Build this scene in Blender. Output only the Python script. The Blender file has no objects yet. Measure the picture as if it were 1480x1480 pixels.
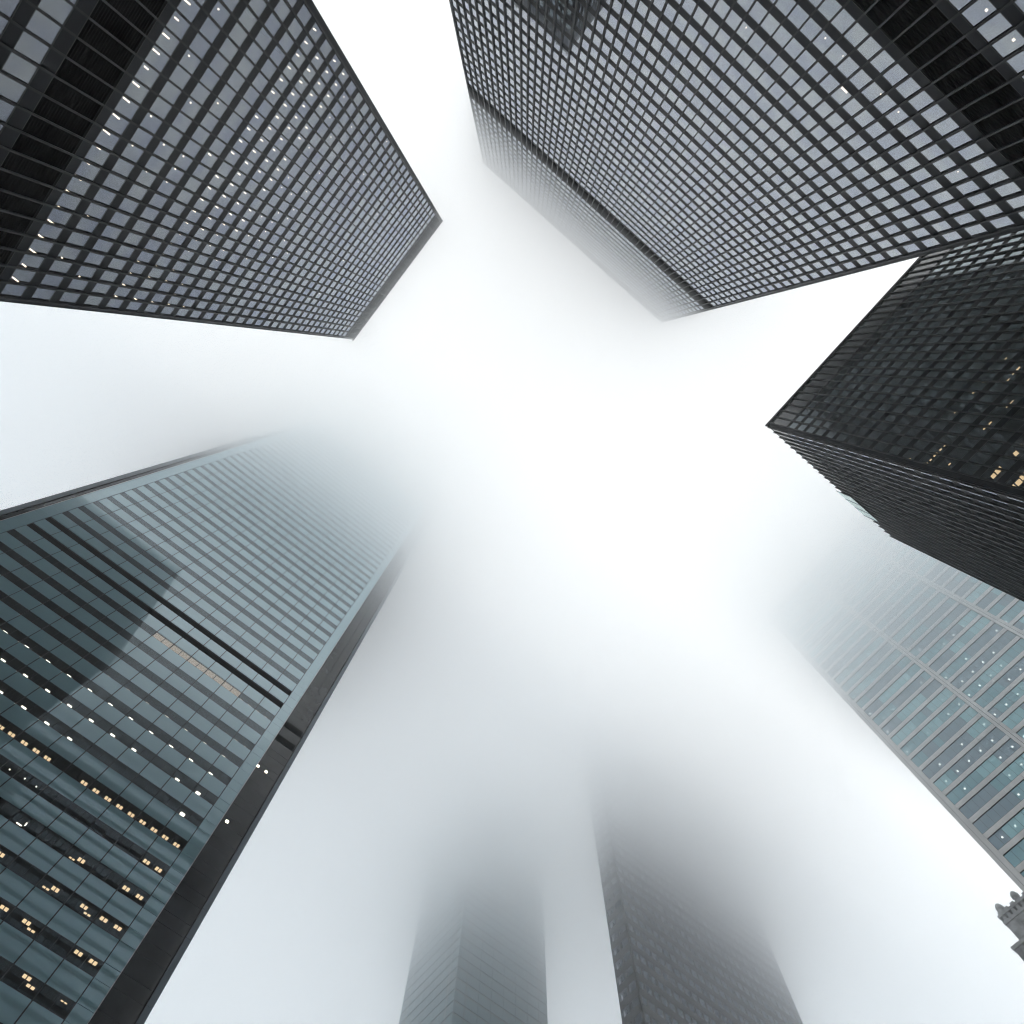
import bpy, math, random
from mathutils import Vector, Matrix
random.seed(11)
S = bpy.context.scene
COL = S.collection

# ------------------------------------------------------------------ camera
# The camera stands on the plaza (eye 1.6 m above the paving) and looks up, 13 degrees off the zenith.
# World x and y follow the street grid, the origin is the eye.
PX, VX, VY, F, TH = 740.0, 757.03, 517.08, 969.9, math.radians(39.6247)
n = Vector((VX - PX, -(VY - PX), -F)).normalized()
X = Vector((1, 0, 0)) - n * n.x
X.normalize()
Y = n.cross(X)
P = X * math.cos(TH) + Y * math.sin(TH)
Q = -X * math.sin(TH) + Y * math.cos(TH)
cam_d = bpy.data.cameras.new('camera')
cam = bpy.data.objects.new('camera', cam_d)
COL.objects.link(cam)
cam_d.sensor_width = 36.0
cam_d.lens = F / 1480.0 * 36.0
cam_d.clip_start = 0.1
cam_d.clip_end = 4000
cam.matrix_world = Matrix(((P.x, P.y, P.z, 0), (Q.x, Q.y, Q.z, 0), (n.x, n.y, n.z, 0), (0, 0, 0, 1)))
S.camera = cam


def project(v):                     # world point -> pixel of the 1480 frame (used only to rank parts by size)
    d = P * v[0] + Q * v[1] + n * v[2]
    if d.z > -1e-3:
        return None
    return PX + d.x / -d.z * F, PX - d.y / -d.z * F


# ------------------------------------------------------------------ sky, sun, exposure
SUN_EL, SUN_ROT = math.radians(32), math.radians(-50)
w = bpy.data.worlds.new('World')
S.world = w
w.use_nodes = True
nt = w.node_tree
nt.nodes.clear()
N = nt.nodes.new
sky = N('ShaderNodeTexSky')
sky.sky_type = 'NISHITA'
sky.sun_disc = False
sky.sun_elevation = SUN_EL
sky.sun_rotation = SUN_ROT
sky.dust_density = 4.0
tc = N('ShaderNodeTexCoord')
sep = N('ShaderNodeSeparateXYZ')
ramp = N('ShaderNodeMapRange')      # above the low cloud the sky is a little brighter towards the horizon
ramp.inputs['From Min'].default_value = 0.0
ramp.inputs['From Max'].default_value = 1.0
ramp.inputs['To Min'].default_value = 2.6
ramp.inputs['To Max'].default_value = 0.58
tint = N('ShaderNodeMix')
tint.data_type = 'RGBA'
tint.blend_type = 'MULTIPLY'
tint.inputs[0].default_value = 1.0
tint.inputs[6].default_value = (10.1, 10.0, 9.75, 1)
mix = N('ShaderNodeMix')
mix.data_type = 'RGBA'
mix.inputs[0].default_value = 0.93
bg = N('ShaderNodeBackground')
bg.inputs['Strength'].default_value = 0.15
out = N('ShaderNodeOutputWorld')
L = nt.links.new
L(tc.outputs['Generated'], sep.inputs[0])
L(sep.outputs['Z'], ramp.inputs['Value'])
L(ramp.outputs[0], tint.inputs[7])
L(sky.outputs[0], mix.inputs[6])
L(tint.outputs[2], mix.inputs[7])
L(mix.outputs[2], bg.inputs['Color'])
L(bg.outputs[0], out.inputs['Surface'])

sun_d = bpy.data.lights.new('sun', 'SUN')
sun_d.energy = 0.5
sun_d.angle = math.radians(70)
sun_d.color = (1.0, 0.97, 0.92)
sun = bpy.data.objects.new('sun', sun_d)
COL.objects.link(sun)
sun.location = (0, 0, 600)
sd = Vector((math.sin(SUN_ROT) * math.cos(SUN_EL), math.cos(SUN_ROT) * math.cos(SUN_EL), math.sin(SUN_EL)))
sun.rotation_euler = sd.to_track_quat('Z', 'Y').to_euler()

S.view_settings.view_transform = 'Standard'
S.view_settings.look = 'None'
S.view_settings.exposure = 0.07
S.view_settings.gamma = 1.0
S.view_settings.use_curve_mapping = False
cy = S.cycles
cy.max_bounces = 30
cy.diffuse_bounces = 3
cy.glossy_bounces = 4
cy.transmission_bounces = 4
cy.volume_bounces = 26
cy.transparent_max_bounces = 8
cy.filter_width = 1.15
cy.use_denoising = True
cy.use_adaptive_sampling = True
cy.adaptive_threshold = 0.015
cy.sample_clamp_indirect = 8
cy.caustics_reflective = False
cy.caustics_refractive = False


# ------------------------------------------------------------------ materials
def new_mat(name):
    m = bpy.data.materials.new(name)
    m.use_nodes = True
    m.node_tree.nodes.clear()
    o = m.node_tree.nodes.new('ShaderNodeOutputMaterial')
    return m, m.node_tree, o


def principled(name, col, rough=0.5, ior=1.5, metal=0.0, vary=0.0, scale=0.4, spec=0.5, bump=0.0, bscale=1.0, stretch=(1, 1, 1)):
    m, t, o = new_mat(name)
    b = t.nodes.new('ShaderNodeBsdfPrincipled')
    b.inputs['Roughness'].default_value = rough
    b.inputs['IOR'].default_value = ior
    b.inputs['Metallic'].default_value = metal
    b.inputs['Specular IOR Level'].default_value = spec
    b.inputs['Base Color'].default_value = (*col, 1)
    g = t.nodes.new('ShaderNodeNewGeometry')
    mp = t.nodes.new('ShaderNodeMapping')
    mp.inputs['Scale'].default_value = stretch
    t.links.new(g.outputs['Position'], mp.inputs['Vector'])
    if vary:
        nz = t.nodes.new('ShaderNodeTexNoise')
        nz.inputs['Scale'].default_value = scale
        nz.inputs['Detail'].default_value = 5
        t.links.new(mp.outputs[0], nz.inputs['Vector'])
        r = t.nodes.new('ShaderNodeMapRange')
        r.inputs['From Min'].default_value = 0.3
        r.inputs['From Max'].default_value = 0.7
        r.inputs['To Min'].default_value = 1 - vary
        r.inputs['To Max'].default_value = 1 + vary
        t.links.new(nz.outputs['Fac'], r.inputs['Value'])
        mx = t.nodes.new('ShaderNodeMix')
        mx.data_type = 'RGBA'
        mx.blend_type = 'MULTIPLY'
        mx.inputs[0].default_value = 1
        mx.inputs[6].default_value = (*col, 1)
        t.links.new(r.outputs[0], mx.inputs[7])
        t.links.new(mx.outputs[2], b.inputs['Base Color'])
    if bump:
        nz = t.nodes.new('ShaderNodeTexNoise')
        nz.inputs['Scale'].default_value = bscale
        t.links.new(mp.outputs[0], nz.inputs['Vector'])
        bp = t.nodes.new('ShaderNodeBump')
        bp.inputs['Strength'].default_value = 1.0
        bp.inputs['Distance'].default_value = bump
        t.links.new(nz.outputs['Fac'], bp.inputs['Height'])
        t.links.new(bp.outputs[0], b.inputs['Normal'])
    t.links.new(b.outputs[0], o.inputs['Surface'])
    return m


def glass(name, through, refl=(1, 1, 1), ior=1.5, double=True, body=None, body_fac=0.0, bump=0.0, bscale=0.8, rough=0.01, vary=0.0):
    """window glass: mirror by Fresnel, the rest looks through a tint into the room (optionally over a pale coating)"""
    m, t, o = new_mat(name)
    fr = t.nodes.new('ShaderNodeFresnel')
    fr.inputs['IOR'].default_value = ior
    fac = fr.outputs[0]
    if double:                       # two faces of the pane: 2F/(1+F)
        a = t.nodes.new('ShaderNodeMath'); a.operation = 'MULTIPLY'; a.inputs[1].default_value = 2
        b = t.nodes.new('ShaderNodeMath'); b.operation = 'ADD'; b.inputs[1].default_value = 1
        d = t.nodes.new('ShaderNodeMath'); d.operation = 'DIVIDE'
        t.links.new(fac, a.inputs[0]); t.links.new(fac, b.inputs[0])
        t.links.new(a.outputs[0], d.inputs[0]); t.links.new(b.outputs[0], d.inputs[1])
        fac = d.outputs[0]
    tr = t.nodes.new('ShaderNodeBsdfTransparent')
    tr.inputs[0].default_value = (*through, 1)
    gl = t.nodes.new('ShaderNodeBsdfGlossy')
    gl.inputs['Color'].default_value = (*refl, 1)
    gl.inputs['Roughness'].default_value = rough
    if vary:                         # coatings differ a little from pane to pane
        gv = t.nodes.new('ShaderNodeNewGeometry')
        nv = t.nodes.new('ShaderNodeTexNoise')
        nv.inputs['Scale'].default_value = 0.33
        nv.inputs['Detail'].default_value = 2
        t.links.new(gv.outputs['Position'], nv.inputs['Vector'])
        rv = t.nodes.new('ShaderNodeValToRGB')
        rv.color_ramp.elements[0].position = 0.34
        rv.color_ramp.elements[0].color = (refl[0] * (1 - vary), refl[1] * (1 - vary), refl[2] * (1 - vary * .6), 1)
        rv.color_ramp.elements[1].position = 0.66
        rv.color_ramp.elements[1].color = (min(1, refl[0] * (1 + vary)), min(1, refl[1] * (1 + vary * .8)), min(1, refl[2] * (1 + vary)), 1)
        t.links.new(nv.outputs['Fac'], rv.inputs[0])
        t.links.new(rv.outputs[0], gl.inputs['Color'])
    if bump:
        g = t.nodes.new('ShaderNodeNewGeometry')
        nz = t.nodes.new('ShaderNodeTexNoise')
        nz.inputs['Scale'].default_value = bscale
        nz.inputs['Detail'].default_value = 1
        t.links.new(g.outputs['Position'], nz.inputs['Vector'])
        bp = t.nodes.new('ShaderNodeBump')
        bp.inputs['Distance'].default_value = bump
        t.links.new(nz.outputs['Fac'], bp.inputs['Height'])
        t.links.new(bp.outputs[0], gl.inputs['Normal'])
    base = tr.outputs[0]
    if body:
        df = t.nodes.new('ShaderNodeBsdfDiffuse')
        df.inputs[0].default_value = (*body, 1)
        mb = t.nodes.new('ShaderNodeMixShader')
        mb.inputs[0].default_value = body_fac
        t.links.new(tr.outputs[0], mb.inputs[1]); t.links.new(df.outputs[0], mb.inputs[2])
        base = mb.outputs[0]
    ms = t.nodes.new('ShaderNodeMixShader')
    t.links.new(fac, ms.inputs[0])
    t.links.new(base, ms.inputs[1])
    t.links.new(gl.outputs[0], ms.inputs[2])
    t.links.new(ms.outputs[0], o.inputs['Surface'])
    return m


def lamp(name, col, strength):
    m, t, o = new_mat(name)
    e = t.nodes.new('ShaderNodeEmission')
    e.inputs[0].default_value = (*col, 1)
    e.inputs[1].default_value = strength
    t.links.new(e.outputs[0], o.inputs['Surface'])
    m.cycles.emission_sampling = 'NONE'
    return m


def air(name, density, g, col=(0.982, 0.9915, 1.0)):
    m, t, o = new_mat(name)
    v = t.nodes.new('ShaderNodeVolumePrincipled')
    v.inputs['Color'].default_value = (*col, 1)
    v.inputs['Density Attribute'].default_value = ''
    v.inputs['Density'].default_value = density
    v.inputs['Anisotropy'].default_value = g
    t.links.new(v.outputs[0], o.inputs['Volume'])
    m.cycles.homogeneous_volume = True
    return m


M = dict(
    gloss_panel=principled('glossy_black_panel', (0.012, 0.014, 0.016), 0.16, 1.7, vary=0.3, scale=0.2),
    steel=principled('black_steel', (0.0035, 0.0055, 0.0095), 0.42, vary=0.25, scale=0.15, spec=0.06),
    mullion=principled('black_mullion', (0.004, 0.0055, 0.008), 0.38, vary=0.2, scale=0.1, spec=0.16),
    frame=principled('window_frame', (0.008, 0.010, 0.010), 0.5),
    louver=principled('louver_black', (0.002, 0.002, 0.002), 1.0, spec=0.0),
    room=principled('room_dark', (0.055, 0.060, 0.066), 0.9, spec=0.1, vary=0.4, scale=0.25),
    bronze=glass('bronze_glass', (0.34, 0.33, 0.31), (0.80, 0.87, 1.0), 1.72, vary=0.10),
    bronze_bright=glass('reflective_bronze_glass', (0.30, 0.29, 0.28), (0.84, 0.90, 1.0), 2.6, vary=0.08),
    bronze_wavy=glass('dark_glass', (0.28, 0.28, 0.27), (0.86, 0.96, 1.0), 1.55, rough=0.07, body=(0.05, 0.065, 0.07), body_fac=0.4),
    amber_lamp=lamp('amber_ceiling_lamp', (1.0, 0.74, 0.43), 4.6),
    bar_lamp=lamp('ceiling_bar_lamp', (1.0, 0.87, 0.70), 6.5),
    white_lamp=lamp('ceiling_lamp', (1.0, 0.86, 0.64), 8.0),
    office_lamp=lamp('office_ceiling_lamp', (1.0, 0.97, 0.92), 9.0),
    warm_lamp=lamp('warm_ceiling_lamp', (1.0, 0.68, 0.36), 2.7),
    green_glass=glass('green_glass', (0.36, 0.40, 0.44), (0.82, 0.94, 1.0), 1.58),
    clear_pane=glass('clear_pane', (0.92, 0.92, 0.9), (0.92, 0.96, 1.0), 1.6),
    smoked_glass=glass('smoked_glass', (0.25, 0.25, 0.26), (0.75, 0.85, 1.0), 1.32, rough=0.05),
    frit=glass('fritted_glass_panel', (0, 0, 0), (0.84, 0.95, 1.0), 2.3, body=(0.30, 0.50, 0.56), body_fac=1.0, rough=0.02),
    joint=principled('panel_joint', (0.012, 0.018, 0.022), 0.6),
    notch=principled('notch_dark_glass', (0.024, 0.026, 0.030), 0.08, 1.45, vary=0.3, scale=0.3),
    edge_metal=principled('edge_metal', (0.10, 0.14, 0.18), 0.3, vary=0.1),
    blind=lamp('glowing_tan_blind', (1.0, 0.88, 0.70), 0.30),  # blinds emit on their own, standing in for room light behind them
    pale_steel=principled('brushed_steel', (0.62, 0.62, 0.62), 0.42, vary=0.12, scale=0.5, stretch=(1, 1, 0.2)),
    pale_joint=principled('steel_joint', (0.012, 0.015, 0.018), 0.7, spec=0.1),
    teal_a=glass('teal_glass_clear', (0.45, 0.5, 0.5), (0.75, 0.93, 1.0), 1.6, body=(0.17, 0.38, 0.44), body_fac=0.75),
    teal_b=glass('teal_glass_grey', (0.45, 0.5, 0.5), (0.8, 0.92, 1.0), 1.6, body=(0.17, 0.26, 0.32), body_fac=0.75),
    teal_c=glass('teal_glass_blind', (0.45, 0.5, 0.5), (0.75, 0.95, 1.0), 1.6, body=(0.26, 0.50, 0.55), body_fac=0.85),
    blue_panel=principled('blue_glass_panel', (0.03, 0.115, 0.15), 0.05, 1.5, vary=0.1),
    granite=principled('dark_granite', (0.026, 0.025, 0.030), 0.5, vary=0.25, scale=0.3),
    granite_edge=principled('polished_granite', (0.17, 0.19, 0.20), 0.3, vary=0.15),
    stone=principled('weathered_limestone', (0.38, 0.385, 0.39), 0.85, vary=0.35, scale=0.6),
    stone_dark=principled('sooty_limestone', (0.24, 0.24, 0.245), 0.9, vary=0.3, scale=0.6),
    paving=principled('granite_paving', (0.30, 0.30, 0.29), 0.6, vary=0.2, scale=0.8),
    clear_screen=glass('clear_screen', (0.6, 0.7, 0.68), (0.9, 1, 0.98), 1.6, body=(0.55, 0.68, 0.66), body_fac=0.5),
)


# ------------------------------------------------------------------ mesh helper
class MB:
    def __init__(s, *mats):
        s.v, s.f, s.mi, s.mats = [], [], [], list(mats)

    def box(s, x0, x1, y0, y1, z0, z1, mi=0):
        b = len(s.v)
        s.v += [(x0, y0, z0), (x1, y0, z0), (x1, y1, z0), (x0, y1, z0), (x0, y0, z1), (x1, y0, z1), (x1, y1, z1), (x0, y1, z1)]
        for q in ((0, 3, 2, 1), (4, 5, 6, 7), (0, 1, 5, 4), (1, 2, 6, 5), (2, 3, 7, 6), (3, 0, 4, 7)):
            s.f.append([b + i for i in q]); s.mi.append(mi)

    def quad(s, pts, mi=0):
        b = len(s.v)
        s.v += [tuple(p) for p in pts]
        s.f.append([b, b + 1, b + 2, b + 3]); s.mi.append(mi)

    def lathe(s, cx, cy, prof, seg=10, mi=0):
        b = len(s.v)
        for r, z in prof:
            for i in range(seg):
                a = 2 * math.pi * i / seg
                s.v.append((cx + r * math.cos(a), cy + r * math.sin(a), z))
        for k in range(len(prof) - 1):
            for i in range(seg):
                j = (i + 1) % seg
                s.f.append([b + k * seg + i, b + k * seg + j, b + (k + 1) * seg + j, b + (k + 1) * seg + i]); s.mi.append(mi)
        s.f.append([b + i for i in range(seg)][::-1]); s.mi.append(mi)
        s.f.append([b + (len(prof) - 1) * seg + i for i in range(seg)]); s.mi.append(mi)

    def build(s, name, parent=None, stuff=False):
        me = bpy.data.meshes.new(name)
        me.from_pydata(s.v, [], s.f)
        for m in s.mats:
            me.materials.append(m)
        me.polygons.foreach_set('material_index', s.mi)
        me.update()
        o = bpy.data.objects.new(name, me)
        COL.objects.link(o)
        if parent:
            o.parent = parent
            o.matrix_parent_inverse = Matrix.Translation(-Vector(parent.location))
        if stuff:
            o['kind'] = 'stuff'
        return o


GZ = -1.6                             # the paving lies 1.6 m under the eye


def tower(name, label, cat, x, y):
    o = bpy.data.objects.new(name, None)
    COL.objects.link(o)
    o.location = (x, y, GZ)
    o['label'] = label
    o['category'] = cat
    o.empty_display_size = 5
    return o


class Face:
    """a facade plane: u runs along it, d out of it, z up"""
    def __init__(s, ox, oy, ux, uy, nx, ny):
        s.o, s.u, s.n = (ox, oy), (ux, uy), (nx, ny)
        s.flip = (uy * 1.0 * nx - ux * 1.0 * ny) < 0    # (U x Z) . N

    def pt(s, u, z, d=0.0):
        return (s.o[0] + s.u[0] * u + s.n[0] * d, s.o[1] + s.u[1] * u + s.n[1] * d, z)

    def box(s, mb, u0, u1, z0, z1, d0, d1, mi=0):
        a, b = s.pt(u0, z0, d0), s.pt(u1, z1, d1)
        mb.box(min(a[0], b[0]), max(a[0], b[0]), min(a[1], b[1]), max(a[1], b[1]), z0, z1, mi)

    def pane(s, mb, u0, u1, z0, z1, d=0.0, tilt=0.0, mi=0):
        a, b = random.uniform(-tilt, tilt), random.uniform(-tilt, tilt)
        du, dz = (u1 - u0) / 2, (z1 - z0) / 2
        p = [s.pt(u0, z0, d - a * du - b * dz), s.pt(u1, z0, d + a * du - b * dz), s.pt(u1, z1, d + a * du + b * dz), s.pt(u0, z1, d - a * du + b * dz)]
        if s.flip:
            p.reverse()
        mb.quad(p, mi)

    def area(s, u0, u1, z0, z1):
        c = [project(s.pt(u, z)) for u, z in ((u0, z0), (u1, z0), (u1, z1), (u0, z1))]
        if any(p is None for p in c):
            return 0
        m = (sum(p[0] for p in c) / 4, sum(p[1] for p in c) / 4)
        if not (0 <= m[0] <= 1480 and 0 <= m[1] <= 1480):
            return 0
        return abs(sum(c[i][0] * c[(i + 1) % 4][1] - c[(i + 1) % 4][0] * c[i][1] for i in range(4))) / 2


def emit_parts(parent, jobs, name, many, limit=96):
    """jobs: (visible size, mats, draw(mb)); the largest become parts of their own, the rest one 'stuff' part"""
    jobs = sorted(jobs, key=lambda j: -j[0])
    big = [j for j in jobs[:limit] if j[0] > 0]
    rest = jobs[len(big):]
    for a, mats, draw in big:
        mb = MB(*mats); draw(mb); mb.build(name, parent)
    if rest:
        allm = list({id(m): m for j in rest for m in j[1]}.values())
        mb = MB(*allm)
        for a, mats, draw in rest:
            t0 = MB(*mats)
            draw(t0)
            b = len(mb.v)
            mb.v += t0.v
            mb.f += [[b + i for i in q] for q in t0.f]
            mb.mi += [allm.index(mats[x]) for x in t0.mi]
        mb.build(many, parent, True)


def window_job(fc, u0, u1, z0, z1, gm, tilt, fw=0.032, split=None, d=0.0, fm=None, vis=True):
    def draw(mb):
        us = [u0] + ([split] if split else []) + [u1]
        for a, b in zip(us[:-1], us[1:]):
            fc.pane(mb, a, b, z0, z1, d, tilt, 0)
        for a, b in ((u0, u0 + fw), (u1 - fw, u1)):
            fc.box(mb, a, b, z0, z1, d + 0.008, d + 0.026, 1)
        if split:
            fc.box(mb, split - fw * .5, split + fw * .5, z0 + fw, z1 - fw, d + 0.008, d + 0.026, 1)
        for a, b in ((z0, z0 + fw), (z1 - fw, z1)):
            fc.box(mb, u0 + fw, u1 - fw, a, b, d + 0.008, d + 0.026, 1)
    return (fc.area(u0, u1, z0, z1) if vis else 0, (gm, fm or M['frame']), draw)


def lamp_box(fc, parent, u, z, depth, wu, wd, m):
    mb = MB(m)
    if m is M['warm_lamp'] and wu > 0.4:      # troffers with two lit halves
        fc.box(mb, u - wu / 2, u - 0.05, z - 0.05, z, -depth - wd / 2, -depth + wd / 2)
        fc.box(mb, u + 0.05, u + wu / 2, z - 0.05, z, -depth - wd / 2, -depth + wd / 2)
    else:
        fc.box(mb, u - wu / 2, u + wu / 2, z - 0.05, z, -depth - wd / 2, -depth + wd / 2)
    return fc.area(u - wu, u + wu, z - wd, z), mb


def emit_lamps(parent, lamps):
    lamps = sorted(lamps, key=lambda j: -j[0])
    for k, (a, mb) in enumerate(lamps[:96]):
        mb.build('ceiling_light', parent)
    if len(lamps) > 96:
        allb = MB(*{id(m): m for a, mb in lamps[96:] for m in mb.mats}.values())
        for a, mb in lamps[96:]:
            b = len(allb.v)
            allb.v += mb.v
            allb.f += [[b + i for i in q] for q in mb.f]
            allb.mi += [allb.mats.index(mb.mats[0])] * len(mb.f)
        allb.build('ceiling_lights', parent, True)


# ------------------------------------------------------------------ the ground
g = MB(M['paving'])
R = 880
for i in range(-8, 8):
    for j in range(-8, 8):
        g.quad([(i * R / 8, j * R / 8, GZ), ((i + 1) * R / 8, j * R / 8, GZ), ((i + 1) * R / 8, (j + 1) * R / 8, GZ), (i * R / 8, (j + 1) * R / 8, GZ)])
o = g.build('ground'); o['kind'] = 'structure'

# ------------------------------------------------------------------ black steel towers
MOD, PITCH, WH = 1.524, 3.66, 2.45


def steel_facade(parent, fc, nmod, end, rows, bands, z_low, z_top, gm, tilt, seen=True, mdepth=0.27, fascia=True, panel=False, lit=()):
    """rows: window sill heights; bands: louvre storeys (z0, z1); end: width of the plain corner piece"""
    width = nmod * MOD + 2 * end
    jobs = []
    for z in rows:
        for k in range(nmod):
            u = end + k * MOD
            jobs.append(window_job(fc, u + 0.035, u + MOD - 0.035, z, z + WH, gm, tilt, vis=seen))
    # spandrels fill everything between windows and louvre bands
    solid, edges = [], sorted([(z, z + WH) for z in rows] + list(bands))
    z = z_low
    for a, b in edges:
        if a - z > 0.02:
            solid.append((z, a))
        z = b
    solid.append((z, z_top))
    if seen:
        for a, b in solid:
            mb = MB(M['steel'], M['frame'])
            fc.box(mb, end, width - end, a + 0.05, b - 0.05, -0.12, 0.024)
            fc.box(mb, end, width - end, a, a + 0.05, -0.10, 0.034, 1)
            fc.box(mb, end, width - end, b - 0.05, b, -0.10, 0.034, 1)
            mb.build('spandrel', parent)
    else:
        mb = MB(M['steel'])
        for a, b in solid:
            fc.box(mb, end, width - end, a, b, -0.12, 0.05)
        mb.build('spandrels', parent, True)
    for a, b in bands:
        mb = MB(M['gloss_panel'] if panel else M['louver'])
        if panel:                     # plain glossy panels instead of louvre blades
            for k in range(nmod):
                fc.box(mb, end + k * MOD + 0.05, end + (k + 1) * MOD - 0.05, a, b, -0.2, 0.03)
            mb.build('top_panel_row', parent)
            continue
        fc.box(mb, end, width - end, a, b, -0.6, -0.30)
        zz = a + 0.1
        while zz < b - 0.1:
            fc.box(mb, end, width - end, zz, zz + 0.05, -0.298, -0.06)
            zz += 0.3
        mb.build('louver_band', parent)
    # I-section mullions: web and flange
    allm = MB(M['mullion'])
    for k in range(nmod + 1):
        u = end + k * MOD
        mb = MB(M['mullion']) if seen else allm
        fc.box(mb, u - 0.03, u + 0.03, z_low, z_top + (-0.7 if fascia else 0.25), 0.08, mdepth - 0.03)
        fc.box(mb, u - 0.085, u + 0.085, z_low, z_top + (-0.7 if fascia else 0.25), mdepth - 0.028, mdepth)
        fc.box(mb, u - 0.033, u + 0.033, z_low, z_top, -0.05, 0.078)
        if seen:
            mb.build('mullion', parent)
    if not seen:
        allm.build('mullions', parent, True)
    emit_parts(parent, jobs, 'window', 'windows')
    # corner pieces
    for a, b in ((0.0, end), (width - end, width)):
        mb = MB(M['steel'])
        a2, b2 = (a, b - 0.061) if a == 0 else (a + 0.061, b)
        fc.box(mb, a2, b2, z_low, z_top, -0.25, 0.12)
        mb.build('corner_column', parent)
    if fascia:
        mb = MB(M['steel'])
        fc.box(mb, -mdepth, width + mdepth, z_top - 0.69, z_top + 0.3, 0.125, mdepth + 0.03)
        mb.build('fascia', parent)
    # rooms behind the glass: ceilings and a back wall
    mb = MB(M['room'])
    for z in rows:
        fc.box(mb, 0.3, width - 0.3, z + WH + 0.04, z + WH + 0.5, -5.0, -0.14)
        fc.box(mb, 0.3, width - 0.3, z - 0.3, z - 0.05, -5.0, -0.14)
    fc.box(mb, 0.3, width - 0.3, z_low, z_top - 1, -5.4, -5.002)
    mb.build('interior', parent)


def solid_body(parent, x0, x1, y0, y1, z1, m, name='roof', lip=0.5):
    mb = MB(m)
    mb.box(x0, x1, y0, y1, z1 - 1.0, z1)
    mb.box(x0 + 3, x1 - 3, y0 + 3, y1 - 3, z1 + 0.002, z1 + 0.6)
    mb.build(name, parent)


def plain_walls(parent, sides, m):
    mb = MB(m)
    for b in sides:
        mb.box(*b)
    mb.build('wall', parent)


# --- tower with the rows of lit ceiling bars, upper left
ta = tower('office_tower', 'black gridded tower with rows of small lit ceiling bars, its roof edge clear of fog', 'skyscraper', -56, 6)
ax, ay0, ay1 = -37.5, -12.6, 24.88
A_TOP = 180.6
rowsA = [58.72 + PITCH * k for k in range(0, 31)] + [47.9 - PITCH * k for k in range(0, 13)]
bandsA = [(51.85, 57.55), (172.6, 179.4)]
fa = Face(ax, ay0, 0, 1, 1, 0)
steel_facade(ta, fa, 24, 0.45, rowsA, bandsA, GZ, A_TOP, M['bronze'], 0.0025)
fa2 = Face(ax - 73.3, ay0, 1, 0, 0, -1)
steel_facade(ta, fa2, 48, 0.07, rowsA, bandsA, GZ, A_TOP, M['bronze_wavy'], 0.002, seen=False, fascia=False)
plain_walls(ta, [(ax - 73.3, ax - 73.0, ay0 + 0.3, ay1, GZ, A_TOP - 1.1), (ax - 72.9, ax - 0.4, ay1 - 0.3, ay1 - 0.05, GZ, A_TOP - 1.1)], M['steel'])
solid_body(ta, ax - 73.2, ax - 0.3, ay0 + 0.3, ay1 - 0.3, A_TOP + 0.1, M['steel'])
lamps = []
for k in range(24):
    u = 0.45 + k * MOD
    def put(row, wd, dep, wu=0.13):
        z = 58.72 + PITCH * row + WH + 0.02
        lamps.append(lamp_box(fa, ta, u + 0.42 + random.uniform(-.04, .04), z, dep, wu, wd, M['bar_lamp']))
    put(0, 0.62 if random.random() < .8 else 0.4, 1.12)
    q = ay0 + u
    if random.random() < 0.22: put(1, 0.14, 1.05)
    if random.random() < 0.20: put(2, 0.14, 0.98)
    if random.random() < 0.30: put(3, 0.14, 0.95)
    if random.random() < (0.9 if q > 13 else 0.25): put(4, 0.36, 0.86)
    for r_, pr in ((5, .92), (6, .95), (7, .93), (8, .7)):
        if random.random() < pr: put(r_, 0.36 if r_ < 7 else 0.3, 0.84 - 0.05 * (r_ - 5))
    for r_, pr in ((9, .3), (10, .25), (11, .22), (12, .15), (13, .12), (15, .08), (17, .08), (20, .08), (23, .06)):
        if random.random() < pr: put(r_, 0.12, 0.62 - 0.02 * (r_ - 9))
for u, dep in ((8.2, 1.05), (9.8, 1.05), (5.1, 1.1), (12.8, 1.1)):
    lamps.append(lamp_box(fa, ta, u, 47.9 + WH + 0.02, dep, 0.16, 0.16, M['bar_lamp']))
emit_lamps(ta, lamps)

# --- the widest tower, upper right
tb = tower('office_tower', 'widest black gridded tower with a thin black louvre band near its top, dissolving in fog', 'skyscraper', -10, -55)
by, bx0, bx1 = -36.9, -47.0, 26.91
B_TOP = 223.6
rowsB = [64.84 + PITCH * k for k in range(-1, 27)] + [64.84 + PITCH * k for k in range(29, 42)] + [61.18 - 7.95 - WH - PITCH * k + 0.0 for k in range(0, 14)]
rowsB = sorted(rowsB)
bandsB = [(54.3, 59.9), (163.4, 170.3), (218.6, 222.4)]
fb = Face(bx0, by, 1, 0, 0, 1)
steel_facade(tb, fb, 48, 0.38, rowsB, bandsB, GZ, B_TOP, M['bronze_bright'], 0.0025)
fb2 = Face(bx1, by - 36.7, 0, 1, 1, 0)
steel_facade(tb, fb2, 24, 0.06, rowsB, bandsB, GZ, B_TOP, M['bronze_wavy'], 0.002, seen=False, fascia=False)
plain_walls(tb, [(bx0, bx0 + 0.3, by - 36.7, by - 0.3, GZ, B_TOP - 1.1), (bx0 + 0.4, bx1 - 0.4, by - 36.7, by - 36.4, GZ, B_TOP - 1.1)], M['steel'])
solid_body(tb, bx0 + 0.3, bx1 - 0.3, by - 36.6, by - 0.3, B_TOP + 0.1, M['steel'])
lamps = []
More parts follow.
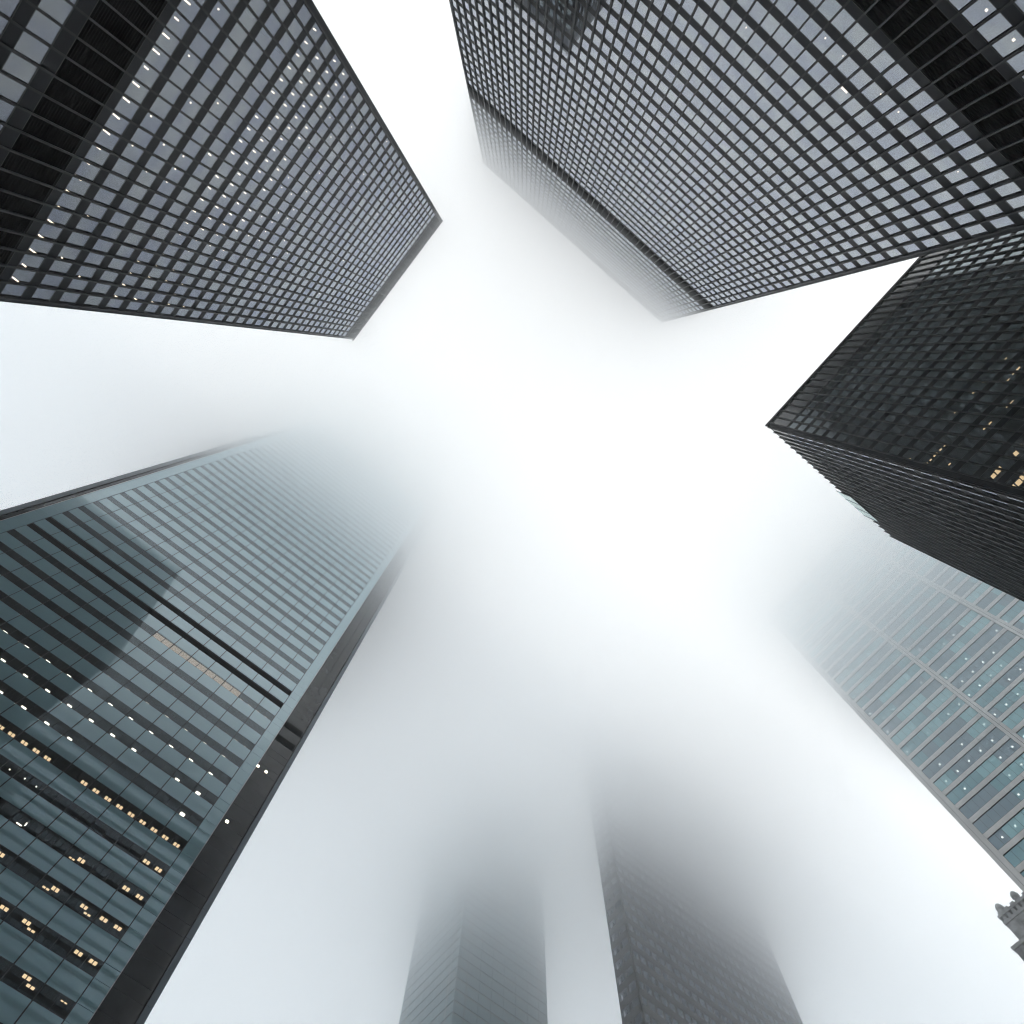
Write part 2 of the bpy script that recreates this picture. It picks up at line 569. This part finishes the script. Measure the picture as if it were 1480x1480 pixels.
for k, p, dep, wu, wd in ((-4, 9.57, 1.25, .2, .16), (-4, 12.38, 1.22, .2, .16), (0, 2.87, 1.02, .13, .13), (0, 5.06, 1.03, .1, .1), (1, 7.5, 1.2, .75, .2),
                          (0, 9.85, 1.02, .1, .1), (0, 12.11, 1.03, .13, .13), (0, 19.9, 1.05, .1, .1), (22, 23.32, .54, .12, .12), (22, 25.43, .56, .12, .12),
                          (2, -3.4, 0.95, .12, .12), (5, -20.1, .9, .12, .12)):
    z = (64.84 + PITCH * k if k > -2 else 50.78) + WH + 0.02
    lamps.append(lamp_box(fb, tb, p - bx0, z, dep, wu, wd, M['bar_lamp']))
emit_lamps(tb, lamps)

# --- the nearly black tower, right
te = tower('office_tower', 'nearly black tower with a sharp roof corner and two visible sides, no fog over it', 'skyscraper', 60, -50)
ex, ey, ex1, ey0 = 44.0, -20.0, 78.2, -96.0
E_TOP = 129.6
rowsE = [117.95 - PITCH * k for k in range(0, 32)]
bandsE = [(121.5, 128.6)]
fe = Face(ex, ey, 0, -1, -1, 0)
steel_facade(te, fe, 49, 0.62, rowsE, bandsE, GZ, E_TOP, M['bronze_wavy'], 0.002, panel=True)
fe2 = Face(ex, ey, 1, 0, 0, 1)
steel_facade(te, fe2, 22, 0.34, rowsE, bandsE, GZ, E_TOP, M['bronze'], 0.0015, mdepth=0.26, fascia=False, panel=True)
plain_walls(te, [(ex1 - 0.3, ex1 - 0.02, ey0 + 0.3, ey - 0.3, GZ, E_TOP - 1.1), (ex + 0.4, ex1 - 0.4, ey0, ey0 + 0.25, GZ, E_TOP - 1.1)], M['steel'])
solid_body(te, ex + 0.3, ex1 - 0.4, ey0 + 0.3, ey - 0.3, E_TOP + 0.1, M['steel'])
mb = MB(M['clear_screen'], M['edge_metal'])
fe2.box(mb, 19.4, 27.2, E_TOP - 5.2, E_TOP + 0.6, 0.42, 0.46)
for u in (19.4, 22.0, 24.6, 27.15):
    fe2.box(mb, u, u + 0.05, E_TOP - 5.2, E_TOP + 0.6, 0.462, 0.52, 1)
mb.build('glass_screen', te)
lamps = []
for k, q, dep, wu, wd in ((10, -28.7, .87, .3, .12), (11, -24.04, .92, .35, .1), (11, -23.38, .91, .3, .16), (11, -22.58, .9, .55, .18), (11, -21.8, .94, .3, .14), (11, -21.07, .93, .5, .16),
                          (10, -21.14, .91, .4, .12), (12, -21.83, .87, .3, .12), (12, -21.02, .91, .45, .14), (12, -27.87, .85, .4, .14), (12, -27.09, .81, .4, .14),
                          (12, -30.95, .9, .5, .07), (12, -30.21, .9, .12, .1), (10, -31.71, .78, .25, .12), (14, -25.51, .8, .6, .45), (14, -24.86, .91, .55, .45),
                          (14, -22.51, .89, .7, .5), (14, -21.78, .94, .45, .42), (15, -22.45, .82, .6, .5), (15, -21.76, .93, .55, .5), (15, -21.01, .91, .6, .5),
                          (11, -35.42, .71, .5, .16), (11, -34.67, .71, .2, .1), (11, -33.84, .8, .4, .08), (10, -36.8, .71, .5, .07), (10, -39.72, .65, .3, .1), (10, -33.31, .77, .15, .08),
                          (16, -23.1, .9, .6, .5), (16, -24.6, .9, .6, .5), (13, -29.6, .85, .4, .1), (15, -27.0, .85, .5, .3), (13, -33.0, .8, .4, .12)):
    lamps.append(lamp_box(fe, te, -(q - ey), 117.95 - PITCH * k + WH + 0.02, dep, wu, wd, M['amber_lamp']))
emit_lamps(te, lamps)

# ------------------------------------------------------------------ blue-grey glass tower, lower left
tcg = tower('office_tower', 'blue-grey glass tower with dark window bands and warm lit windows, its top gone in fog', 'skyscraper', -18, 100)
cyq, cu0, cu1 = 66.0, -43.6, 6.8
C_TOP = 246.0
CP, C0, PW = 3.943, 65.03, 3.107
fc_ = Face(cu0, cyq, 1, 0, 0, -1)
JR = range(-16, 45)
pan0 = 2.0                            # u where the 15 panels start
jobs, lamps, blinds = [], [], []
for j in JR:
    zc = C0 + CP * j
    z0, z1 = zc - 0.78, zc + 0.78
    black = j in (8, 9)
    mb = MB(M['frit'], M['joint'])
    for i in range(15):
        u = pan0 + i * PW
        fc_.box(mb, u + 0.065, u + PW - 0.065, z1, z1 + CP - 1.56, -0.05, 0.05)
    fc_.box(mb, pan0, pan0 + 15 * PW, z1 + 0.02, z1 + CP - 1.58, -0.20, -0.052, 1)
    mb.build('spandrel', tcg)
    if black:
        mb = MB(M['louver'])
        fc_.box(mb, pan0, pan0 + 15 * PW, z0, z1, -0.9, -0.5)
        for q in range(5):
            fc_.box(mb, pan0, pan0 + 15 * PW, z0 + .1 + .3 * q, z0 + .15 + .3 * q, -0.498, -0.1)
        mb.build('louver_band', tcg)
        continue
    for i in range(15):
        u = pan0 + i * PW
        jobs.append(window_job(fc_, u + 0.02, u + PW - 0.02, z0, z1, M['clear_pane' if j == 7 and 8 <= i < 13 else 'green_glass'], 0.0015, fw=0.04, split=u + 1.58, d=0.02, fm=M['joint']))
emit_parts(tcg, jobs, 'window', 'windows')
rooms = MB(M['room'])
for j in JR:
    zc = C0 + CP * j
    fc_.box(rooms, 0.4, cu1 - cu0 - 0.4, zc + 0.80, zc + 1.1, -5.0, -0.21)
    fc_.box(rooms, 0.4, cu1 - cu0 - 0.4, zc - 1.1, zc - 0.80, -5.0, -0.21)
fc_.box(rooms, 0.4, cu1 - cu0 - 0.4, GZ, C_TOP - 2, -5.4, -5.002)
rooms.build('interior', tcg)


def c_lamp(j, p, dep, wu=.5, wd=.3, warm=False):
    wd = wd if warm else wd * 1.4
    lamps.append(lamp_box(fc_, tcg, p - cu0, C0 + CP * j + 0.79, dep, wu, wd, M['warm_lamp'] if warm else M['white_lamp']))


for k in range(16):                   # fixtures stand 1.56 m apart along each storey
    for half in (0, 1):
        p = -41.05 + k * 3.107 + half * 1.56
        if p > 4.6: continue
        r = random.random
        if j is not None:
            if half == 0 or r() < .75: c_lamp(6, p, 1.40 - .012 * k, .55 if half == 0 else .2, .1)
            if half == 0 or r() < .8: c_lamp(5, p, 1.40 - .012 * k, .55 if half == 0 else .3, .14)
            if half == 0: c_lamp(4, p, 1.38 - .008 * k, .5, .16)
            if half == 0: c_lamp(3, p, 1.38 - .008 * k, .6, .22)
            if half == 1 and r() < .3 and p < -6: c_lamp(4, p, 1.36, .25, .12)
            if half == 1 and r() < .25 and p < -6: c_lamp(3, p, 1.36, .2, .1)
            if half == 0 and p < -4: c_lamp(2, p, 1.38 - .008 * k, .6, .3)
            if half == 0 and p < -11: c_lamp(1, p, 1.40, .6, .32)
            if p > -2 : c_lamp(7, p, 1.1, .5, .1)
c_lamp(2, -0.43, 1.29, .6, .28); c_lamp(2, 2.65, 1.16, .6, .28); c_lamp(1, 2.66, 1.18, .6, .3)
for p in (-18.97, -17.6, -15.96, -14.45, -13.0, -8.2, -6.64, -5.06, -3.5, -1.95, -0.4, 1.15, 2.68, 4.22):
    c_lamp(0, p, 1.22, .72, .42, True)
for j, p, dep, wu, wd in ((-1, 2.64, 1.12, .72, .45), (-1, 4.17, 1.1, .72, .45), (-2, -3.59, 1.5, .6, .16), (-2, -2.73, 1.06, .72, .45), (-2, 2.6, .94, .72, .45), (-2, 4.21, .91, .72, .45),
                          (-3, -8.82, .93, .7, .45), (-3, -3.54, 1.42, .7, .2), (-3, -2.77, .92, .72, .45), (-3, .41, .83, .7, .4), (-3, 1.09, 1.38, .7, .2), (-3, 2.65, .83, .75, .42), (-3, 4.22, .77, .75, .42),
                          (-4, -5.07, .81, .75, .4), (-4, -2.75, .8, .75, .42), (-4, -1.99, 1.3, .75, .22), (-4, 2.63, .62, .75, .42), (-4, 4.2, .61, .75, .42),
                          (-5, .37, .45, .75, .4), (-5, 1.11, 1.1, .75, .3), (-5, 4.14, .6, .6, .1), (-6, 1.1, .5, .75, .5)):
    c_lamp(j, p, dep, wu, wd, True)
for p, dep in ((-14.61, .93), (-12.82, .83), (-11.39, .88)):
    c_lamp(-1, p, dep, .1, .1)
c_lamp(-2, -9.8, 1.5, .6, .08); c_lamp(-2, -9.26, 1.04, .1, .3)
emit_lamps(tcg, lamps)
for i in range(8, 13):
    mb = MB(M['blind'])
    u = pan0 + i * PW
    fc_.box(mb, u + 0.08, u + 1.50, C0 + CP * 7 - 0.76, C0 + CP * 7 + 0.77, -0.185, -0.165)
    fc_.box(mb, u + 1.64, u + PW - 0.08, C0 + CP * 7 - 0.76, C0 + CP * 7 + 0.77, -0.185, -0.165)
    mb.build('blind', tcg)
# plain glass strips either side of the windows, and the notches
wC = cu1 - cu0


def strip(fc2, u0, u1, d, mats, joints, seam=None):
    mb = MB(*mats)
    for j in JR:
        zc = C0 + CP * j - 0.78
        for a, b in joints:
            fc2.box(mb, u0, u1, zc + a + 0.025, zc + b - 0.025, d - 0.10, d)
            if seam:
                pass
    fc2.box(mb, min(u0, u1) + 0.02, max(u0, u1) - 0.02, GZ, C_TOP - 1, d - 0.25, d - 0.102, 1)
    mb.build('corner_panel', tcg)


two = ((0, 1.56), (1.56, CP))
strip(fc_, 0.04, pan0 - 0.04, 0.06, (M['frit'], M['joint']), two)
strip(fc_, pan0 + 15 * PW + 0.04, wC - 0.04, 0.06, (M['frit'], M['joint']), two)
mb = MB(M['pale_steel'])
fc_.box(mb, wC - 0.036, wC + 0.02, GZ, C_TOP, -0.3, 0.08)
fc_.box(mb, -0.02, 0.036, GZ, C_TOP, -0.3, 0.08)
mb.build('corner_trim', tcg)
fn = Face(cu0, cyq + 5.0, 1, 0, 0, -1)
strip(fn, wC + 0.02, wC + 2.45, 0, (M['notch'], M['joint']), two)
strip(fn, wC + 2.5, wC + 4.05, 0, (M['notch'], M['joint']), two)
strip(fn, wC + 4.3, wC + 5.0, 0.25, (M['edge_metal'], M['joint']), ((0, CP),))
strip(fn, -4.0, -0.02, 0, (M['notch'], M['joint']), two)
strip(fn, -5.0, -4.15, 0.25, (M['edge_metal'], M['joint']), ((0, CP),))
for jj in (8, 9):
    mb = MB(M['louver'])
    fn.box(mb, wC + 0.02, wC + 4.0, C0 + CP * jj - .78, C0 + CP * jj + .78, 0.002, 0.03)
    mb.build('louver_band', tcg)
    mb = MB(M['louver'])
    fn.box(mb, -4.0, -0.02, C0 + CP * jj - .78, C0 + CP * jj + .78, 0.002, 0.03)
    mb.build('louver_band', tcg)
for jj, p in ((6, 7.5), (6, 9.0), (3, 8.1), (-5, 7.2)):   # lit fixtures seen at the notch glass
    mb = MB(M['white_lamp'])
    fn.box(mb, p - cu0 - .2, p - cu0 + .2, C0 + CP * jj - 0.30, C0 + CP * jj + 0.10, 0.004, 0.02)
    mb.build('notch_lamp', tcg)
plain_walls(tcg, [(cu0 + 0.1, cu1 - 0.1, cyq + 6, cyq + 56, GZ, C_TOP - 1), (cu0 - 4.9, cu0, cyq + 5.4, cyq + 56, GZ, C_TOP - 1), (cu1, cu1 + 4.9, cyq + 5.4, cyq + 56, GZ, C_TOP - 1),
                  (cu1 - 0.4, cu1 - 0.07, cyq + 0.35, cyq + 4.9, GZ, C_TOP - 1), (cu0 + 0.07, cu0 + 0.4, cyq + 0.35, cyq + 4.9, GZ, C_TOP - 1)], M['notch'])
mb = MB(M['frit'])
mb.box(cu0 + 0.5, cu1 - 0.5, cyq + 0.5, cyq + 55, C_TOP - 0.9, C_TOP)
mb.build('roof', tcg)

# ------------------------------------------------------------------ pale steel banded tower, right
tf = tower('office_tower', 'pale steel banded tower with blue windows and slim upright pilasters, fading into fog', 'skyscraper', 140, -30)
fx, fq1, FP = 130.0, 14.65, 4.49
F_TOP = 238.0
ff = Face(fx, fq1, 0, -1, -1, 0)
UB = fq1 - 12.79                       # u where the first bay starts
bay_c = [fq1 + 6.25 + 19.6 * i for i in range(0, 4)]     # pilaster centres in u
bays = [(UB, bay_c[0] - 0.75)] + [(bay_c[i] + 0.75, bay_c[i + 1] - 0.75) for i in range(3)]
zb = 135.75 - 4.49 * 26                # a spandrel's upper edge sits at 127.4
jobs, lamps = [], []
rooms = MB(M['room'])
r = random.Random(5)
tones = [M['teal_a'], M['teal_b'], M['teal_c']]
k = -5
while zb + FP * k < F_TOP - 6:
    zt = zb + FP * k                  # top of the spandrel = sill of the windows
    sp = 1.45
    mb = MB(M['pale_steel'], M['pale_joint'])
    for (a, b) in bays:
        npan = 4
        for i in range(npan):
            ua, ub = a + (b - a) * i / npan, a + (b - a) * (i + 1) / npan
            ff.box(mb, ua + 0.012, ub - 0.012, zt - sp + 0.12, zt - 0.12, -0.1, 0.10)
        ff.box(mb, a, b, zt - sp, zt - sp + 0.115, -0.15, 0.03, 1)
        ff.box(mb, a, b, zt - 0.115, zt, -0.15, 0.03, 1)
    mb.build('spandrel', tf)
    for (a, b) in bays:
        run = 0
        npane = 11
        for i in range(npane):
            ua, ub = a + (b - a) * i / npane, a + (b - a) * (i + 1) / npane
            if run <= 0:
                tone = r.choice([0, 0, 1, 1, 1, 2, 0]); run = r.randint(1, 4)
            run -= 1
            jobs.append(window_job(ff, ua, ub, zt, zt + FP - sp, tones[tone], 0.002, fw=0.028, d=-0.06, fm=M['pale_joint']))
            if i % 2 == (k % 2) and r.random() < .45:
                lamps.append(lamp_box(ff, tf, ua + .55, zt + FP - sp - 0.02, 1.75, .36, .50, M['office_lamp']))
    ff.box(rooms, 0.5, 90, zt + FP - sp + 0.02, zt + FP - sp + 0.4, -5, -0.2)
    ff.box(rooms, 0.5, 90, zt - 0.4, zt - 0.1, -5, -0.2)
    k += 1
ff.box(rooms, 0.5, 90, GZ, F_TOP - 2, -5.4, -5.002)
rooms.build('interior', tf)
emit_parts(tf, jobs, 'window', 'windows')
emit_lamps(tf, lamps)
ztops = [zb + FP * i for i in range(-5, 60) if zb + FP * i < F_TOP]
for c in bay_c:
    mb = MB(M['pale_steel'], M['pale_joint'])
    for s_ in (-1, 1):
        u0, u1 = (c - 0.72, c - 0.05) if s_ < 0 else (c + 0.05, c + 0.72)
        for z in ztops:
            ff.box(mb, u0, u1, z - FP + 0.012, z - 0.012, -0.1, 0.42)
    ff.box(mb, c - 0.69, c + 0.69, GZ, F_TOP - 1, -0.15, 0.30, 1)
    mb.build('pilaster', tf)
mb = MB(M['pale_steel'], M['pale_joint'])
for u0, u1 in ((0.0, 0.76), (0.82, UB - 0.02)):
    for z in ztops:
        ff.box(mb, u0, u1, z - FP + 0.012, z - 0.012, -0.1, 0.30 if u0 == 0 else 0.12)
ff.box(mb, 0.03, UB - 0.04, GZ, F_TOP - 1, -0.3, 0.05, 1)
mb.build('corner_pier', tf)
plain_walls(tf, [(fx + 5.5, fx + 37, fq1 - 95, fq1 - 0.05, GZ, F_TOP - 1), (fx + 0.35, fx + 5.4, fq1 - 0.4, fq1 - 0.05, GZ, F_TOP - 1)], M['pale_steel'])
mb = MB(M['pale_steel']); mb.box(fx + 0.5, fx + 36.8, fq1 - 89.5, fq1 - 0.5, F_TOP - 0.9, F_TOP); mb.build('roof', tf)

# ------------------------------------------------------------------ two towers nearly lost in the fog, bottom
td = tower('office_tower', 'bluish glass tower showing one corner of pale panels, nearly lost in the fog', 'skyscraper', 128, 180)
dx, dy, dx1, dy1, D_TOP, DP = 90.0, 136.0, 122.3, 162.6, 239.0, 3.29
d_l = Face(dx, dy, 0, 1, -1, 0)
d_r = Face(dx, dy, 1, 0, 0, -1)
for fcx, wid in ((d_l, dy1 - dy), (d_r, dx1 - dx)):
    for k in range(-2, 76):
        z = 137.45 - 3.29 * 42 + DP * k
        if z < GZ or z > D_TOP - 5: continue
        mb = MB(M['blue_panel'], M['joint'])
        us = [0.03, 3.4] + [3.4 + (wid - 6.8) * i / 6 for i in range(1, 6)] + [wid - 3.4, wid - 0.03]
        for a, b in zip(us[:-1], us[1:]):
            fcx.box(mb, a + 0.05, b - 0.05, z + 0.26, z + DP - 0.26, -0.1, 0.1)
        fcx.box(mb, 0.05, wid - 0.05, z + 0.02, z + DP - 0.02, -0.3, -0.102, 1)
        mb.build('panel_row', td)
    mb = MB(M['joint'])
    fcx.box(mb, 3.3, 3.5, GZ, D_TOP - 1, 0.102, 0.2)
    fcx.box(mb, wid - 3.5, wid - 3.3, GZ, D_TOP - 1, 0.102, 0.2)
    mb.build('mullion', td)
plain_walls(td, [(dx + 0.5, dx1 - 0.1, dy + 0.5, dy1 - 0.1, GZ, D_TOP - 1)], M['joint'])
mb = MB(M['blue_panel']); mb.box(dx + 0.2, dx1 - 0.2, dy + 0.2, dy1 - 0.2, D_TOP - 0.9, D_TOP); mb.build('roof', td)

tg = tower('office_tower', 'dark granite tower beside the bluish glass tower, fading upward to a grey smudge', 'skyscraper', 190, 130)
gx, gy, gx1, gy1, G_TOP = 110.0, 91.0, 179.0, 97.4, 239.0
g_l = Face(gx, gy, 0, 1, -1, 0)
g_r = Face(gx, gy, 1, 0, 0, -1)
jobs, lamps = [], []
for fcx, wid in ((g_l, gy1 - gy), (g_r, gx1 - gx)):
    nm = int(wid / 2.4)
    for k in range(0, 59):
        z = 2 + 4.0 * k
        mb = MB(M['granite'])
        fcx.box(mb, 0, wid, z - 2.0, z, -0.6, 0.0)
        mb.build('spandrel', tg)
        for i in range(nm):
            a = wid * i / nm
            jobs.append(window_job(fcx, a + 0.35, a + wid / nm - 0.35, z, z + 2.0, M['smoked_glass'], 0.003, d=-0.06))
            if fcx is g_r and random.random() < .02 and k > 22:
                lamps.append(lamp_box(fcx, tg, a + 1.2, z + 1.95, 1.1, .5, .35, M['white_lamp']))
    mb = MB(M['granite'])
    for i in range(nm + 1):
        a = wid * i / nm
        fcx.box(mb, max(a - 0.35, 0), min(a + 0.35, wid), GZ, G_TOP - 2, -0.62, -0.01)
    mb.build('pier_grid', tg)
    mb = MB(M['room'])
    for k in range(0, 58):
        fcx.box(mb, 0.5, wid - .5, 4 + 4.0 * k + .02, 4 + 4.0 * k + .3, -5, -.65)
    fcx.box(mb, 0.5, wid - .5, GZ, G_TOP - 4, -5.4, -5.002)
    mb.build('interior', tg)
emit_parts(tg, jobs, 'window', 'windows', 60)
emit_lamps(tg, lamps)
mb = MB(M['granite_edge'], M['joint'])
for k in range(0, 59):
    z = 4.0 * k
    g_r.box(mb, gx1 - gx + 0.06, gx1 - gx + 9.1, z + .03, z + 3.97, -4.6, -4.4)
g_r.box(mb, gx1 - gx + 0.08, gx1 - gx + 8.9, GZ, G_TOP - 4, -4.9, -4.602, 1)
mb.build('return_wall', tg)
plain_walls(tg, [(gx + 5.5, gx1 - 0.1, gy + 5.5, gy1 - 0.1, GZ, G_TOP - 2.5)], M['granite'])
mb = MB(M['granite']); mb.box(gx + 0.2, gx1 - 0.2, gy + 0.2, gy1 - 0.2, G_TOP - 1.9, G_TOP); mb.build('roof', tg)

# ------------------------------------------------------------------ old stone building with turrets
ts = tower('stone_building', 'old grey stone building with small roof turrets, its corner just showing at the right edge', 'building', 190, 5)
sx, sq, S_TOP = 176.0, 28.3, 141.4
mb = MB(M['stone'])
mb.box(sx, sx + 30, -28, sq, 128.0, S_TOP - 3.2)
mb.build('upper_storey', ts)
mb = MB(M['stone'])
mb.box(sx - 0.25, sx + 30.2, -28.2, sq + 0.25, S_TOP - 3.195, S_TOP - 2.4)
for i in range(40):
    q = sq - 0.4 - i * 1.4
    mb.box(sx - 0.20, sx + 0.6, q - 0.8, q, S_TOP - 2.39, S_TOP - 1.3)
mb.box(sx - 0.35, sx + 30.3, -28.3, sq + 0.35, S_TOP - 1.29, S_TOP - 0.6)
for i in range(30):
    q = sq - 0.2 - i * 1.9
    mb.box(sx - 0.25, sx + 0.3, q - 1.1, q, S_TOP - 0.595, S_TOP)
mb.build('parapet', ts)
for q in (26.9, 22.1, 17.2, 12.4):
    mb = MB(M['stone'])
    mb.lathe(sx + 0.4, q, [(0.75, S_TOP - 1.0), (0.80, S_TOP + 0.4), (1.0, S_TOP + 0.6), (0.95, S_TOP + 1.2), (0.6, S_TOP + 1.9), (0.2, S_TOP + 2.3)], 12)
    mb.build('turret', ts)
for i in range(9):
    for z in (129.0, 133.6):
        q = sq - 3.4 - i * 3.6
        mb = MB(M['joint'], M['stone_dark'])
        fs = Face(sx, q, 0, -1, -1, 0)
        fs.box(mb, 0, 1.5, z, z + 2.4, 0.002, 0.02)
        fs.box(mb, -0.2, -0.002, z - 0.2, z + 2.6, 0.004, 0.25, 1)
        fs.box(mb, 1.502, 1.7, z - 0.2, z + 2.6, 0.004, 0.25, 1)
        fs.box(mb, -0.2, 1.7, z + 2.602, z + 2.9, 0.004, 0.3, 1)
        mb.build('window', ts)
mb = MB(M['stone'], M['stone_dark'])
mb.box(sx - 0.1, sx + 31, -30, 30.65, GZ, 127.9)
mb.box(sx - 0.1, sx + 31, -30, 30.65, 127.95, 132.6)
for i in range(26):
    q = 30.5 - i * 2.2
    mb.box(sx - 0.5, sx - 0.102, q - 1.2, q, 129.5, 132.4, 1)
mb.box(sx - 0.6, sx + 31.2, -30.3, 30.9, 132.605, 133.4)
mb.build('lower_storey', ts)
for i in range(16):
    for z in (112, 117.5, 123):
        q = 29.0 - i * 3.2
        mb = MB(M['joint'])
        Face(sx - 0.1, q, 0, -1, -1, 0).box(mb, 0, 1.5, z, z + 3, 0.002, 0.03)
        mb.build('window', ts)

# ------------------------------------------------------------------ air: thin haze below, low cloud above
HZ = 940


def air_box(name, z0, z1, m, x0=-940, x1=940, y0=-940, y1=940):
    mb = MB(m)
    mb.box(x0, x1, y0, y1, z0, z1)
    o = mb.build(name)
    o['kind'] = 'stuff'
    return o


air_box('haze', GZ - 1.0, 99.6, air('haze_air', 0.0005, 0.4))
# the cloud base hangs lower over the blocks beyond the plaza, feathering out towards it
G = 0.72
bank = air('cloud_bank', 0.0038, G)
wisp, trail, drift = air('cloud_wisp', 0.0021, G), air('cloud_trail', 0.0018, G), air('cloud_drift', 0.0024, G)
for i in range(6):
    air_box('low_cloud', 120.2 + 3.0 * i, 163.0 + 0.05 * i, wisp, y0=16.0 + 9.0 * i)
for i in range(4):
    air_box('low_cloud', 100.0 + i, 119.5 + 0.1 * i, trail, y0=60.0 + 12 * i)
for i in range(6):
    air_box('low_cloud', 147.2 + 2 * i, 199.0 + 0.2 * i, bank, y0=30.0 + 8.0 * i)
for i in range(4):
    air_box('low_cloud', 112.2 + 4 * i, 199.5 + 0.15 * i, drift, x0=62.0 + 16.0 * i, y1=15.5 - 0.4 * i)
air_box('low_cloud', 163.4, 180.0, air('cloud_fringe', 0.036, G))
air_box('low_cloud', 180.3, 200.0, air('cloud_base', 0.040, G))
air_box('low_cloud', 200.3, 240.0, air('cloud_body', 0.034, G))
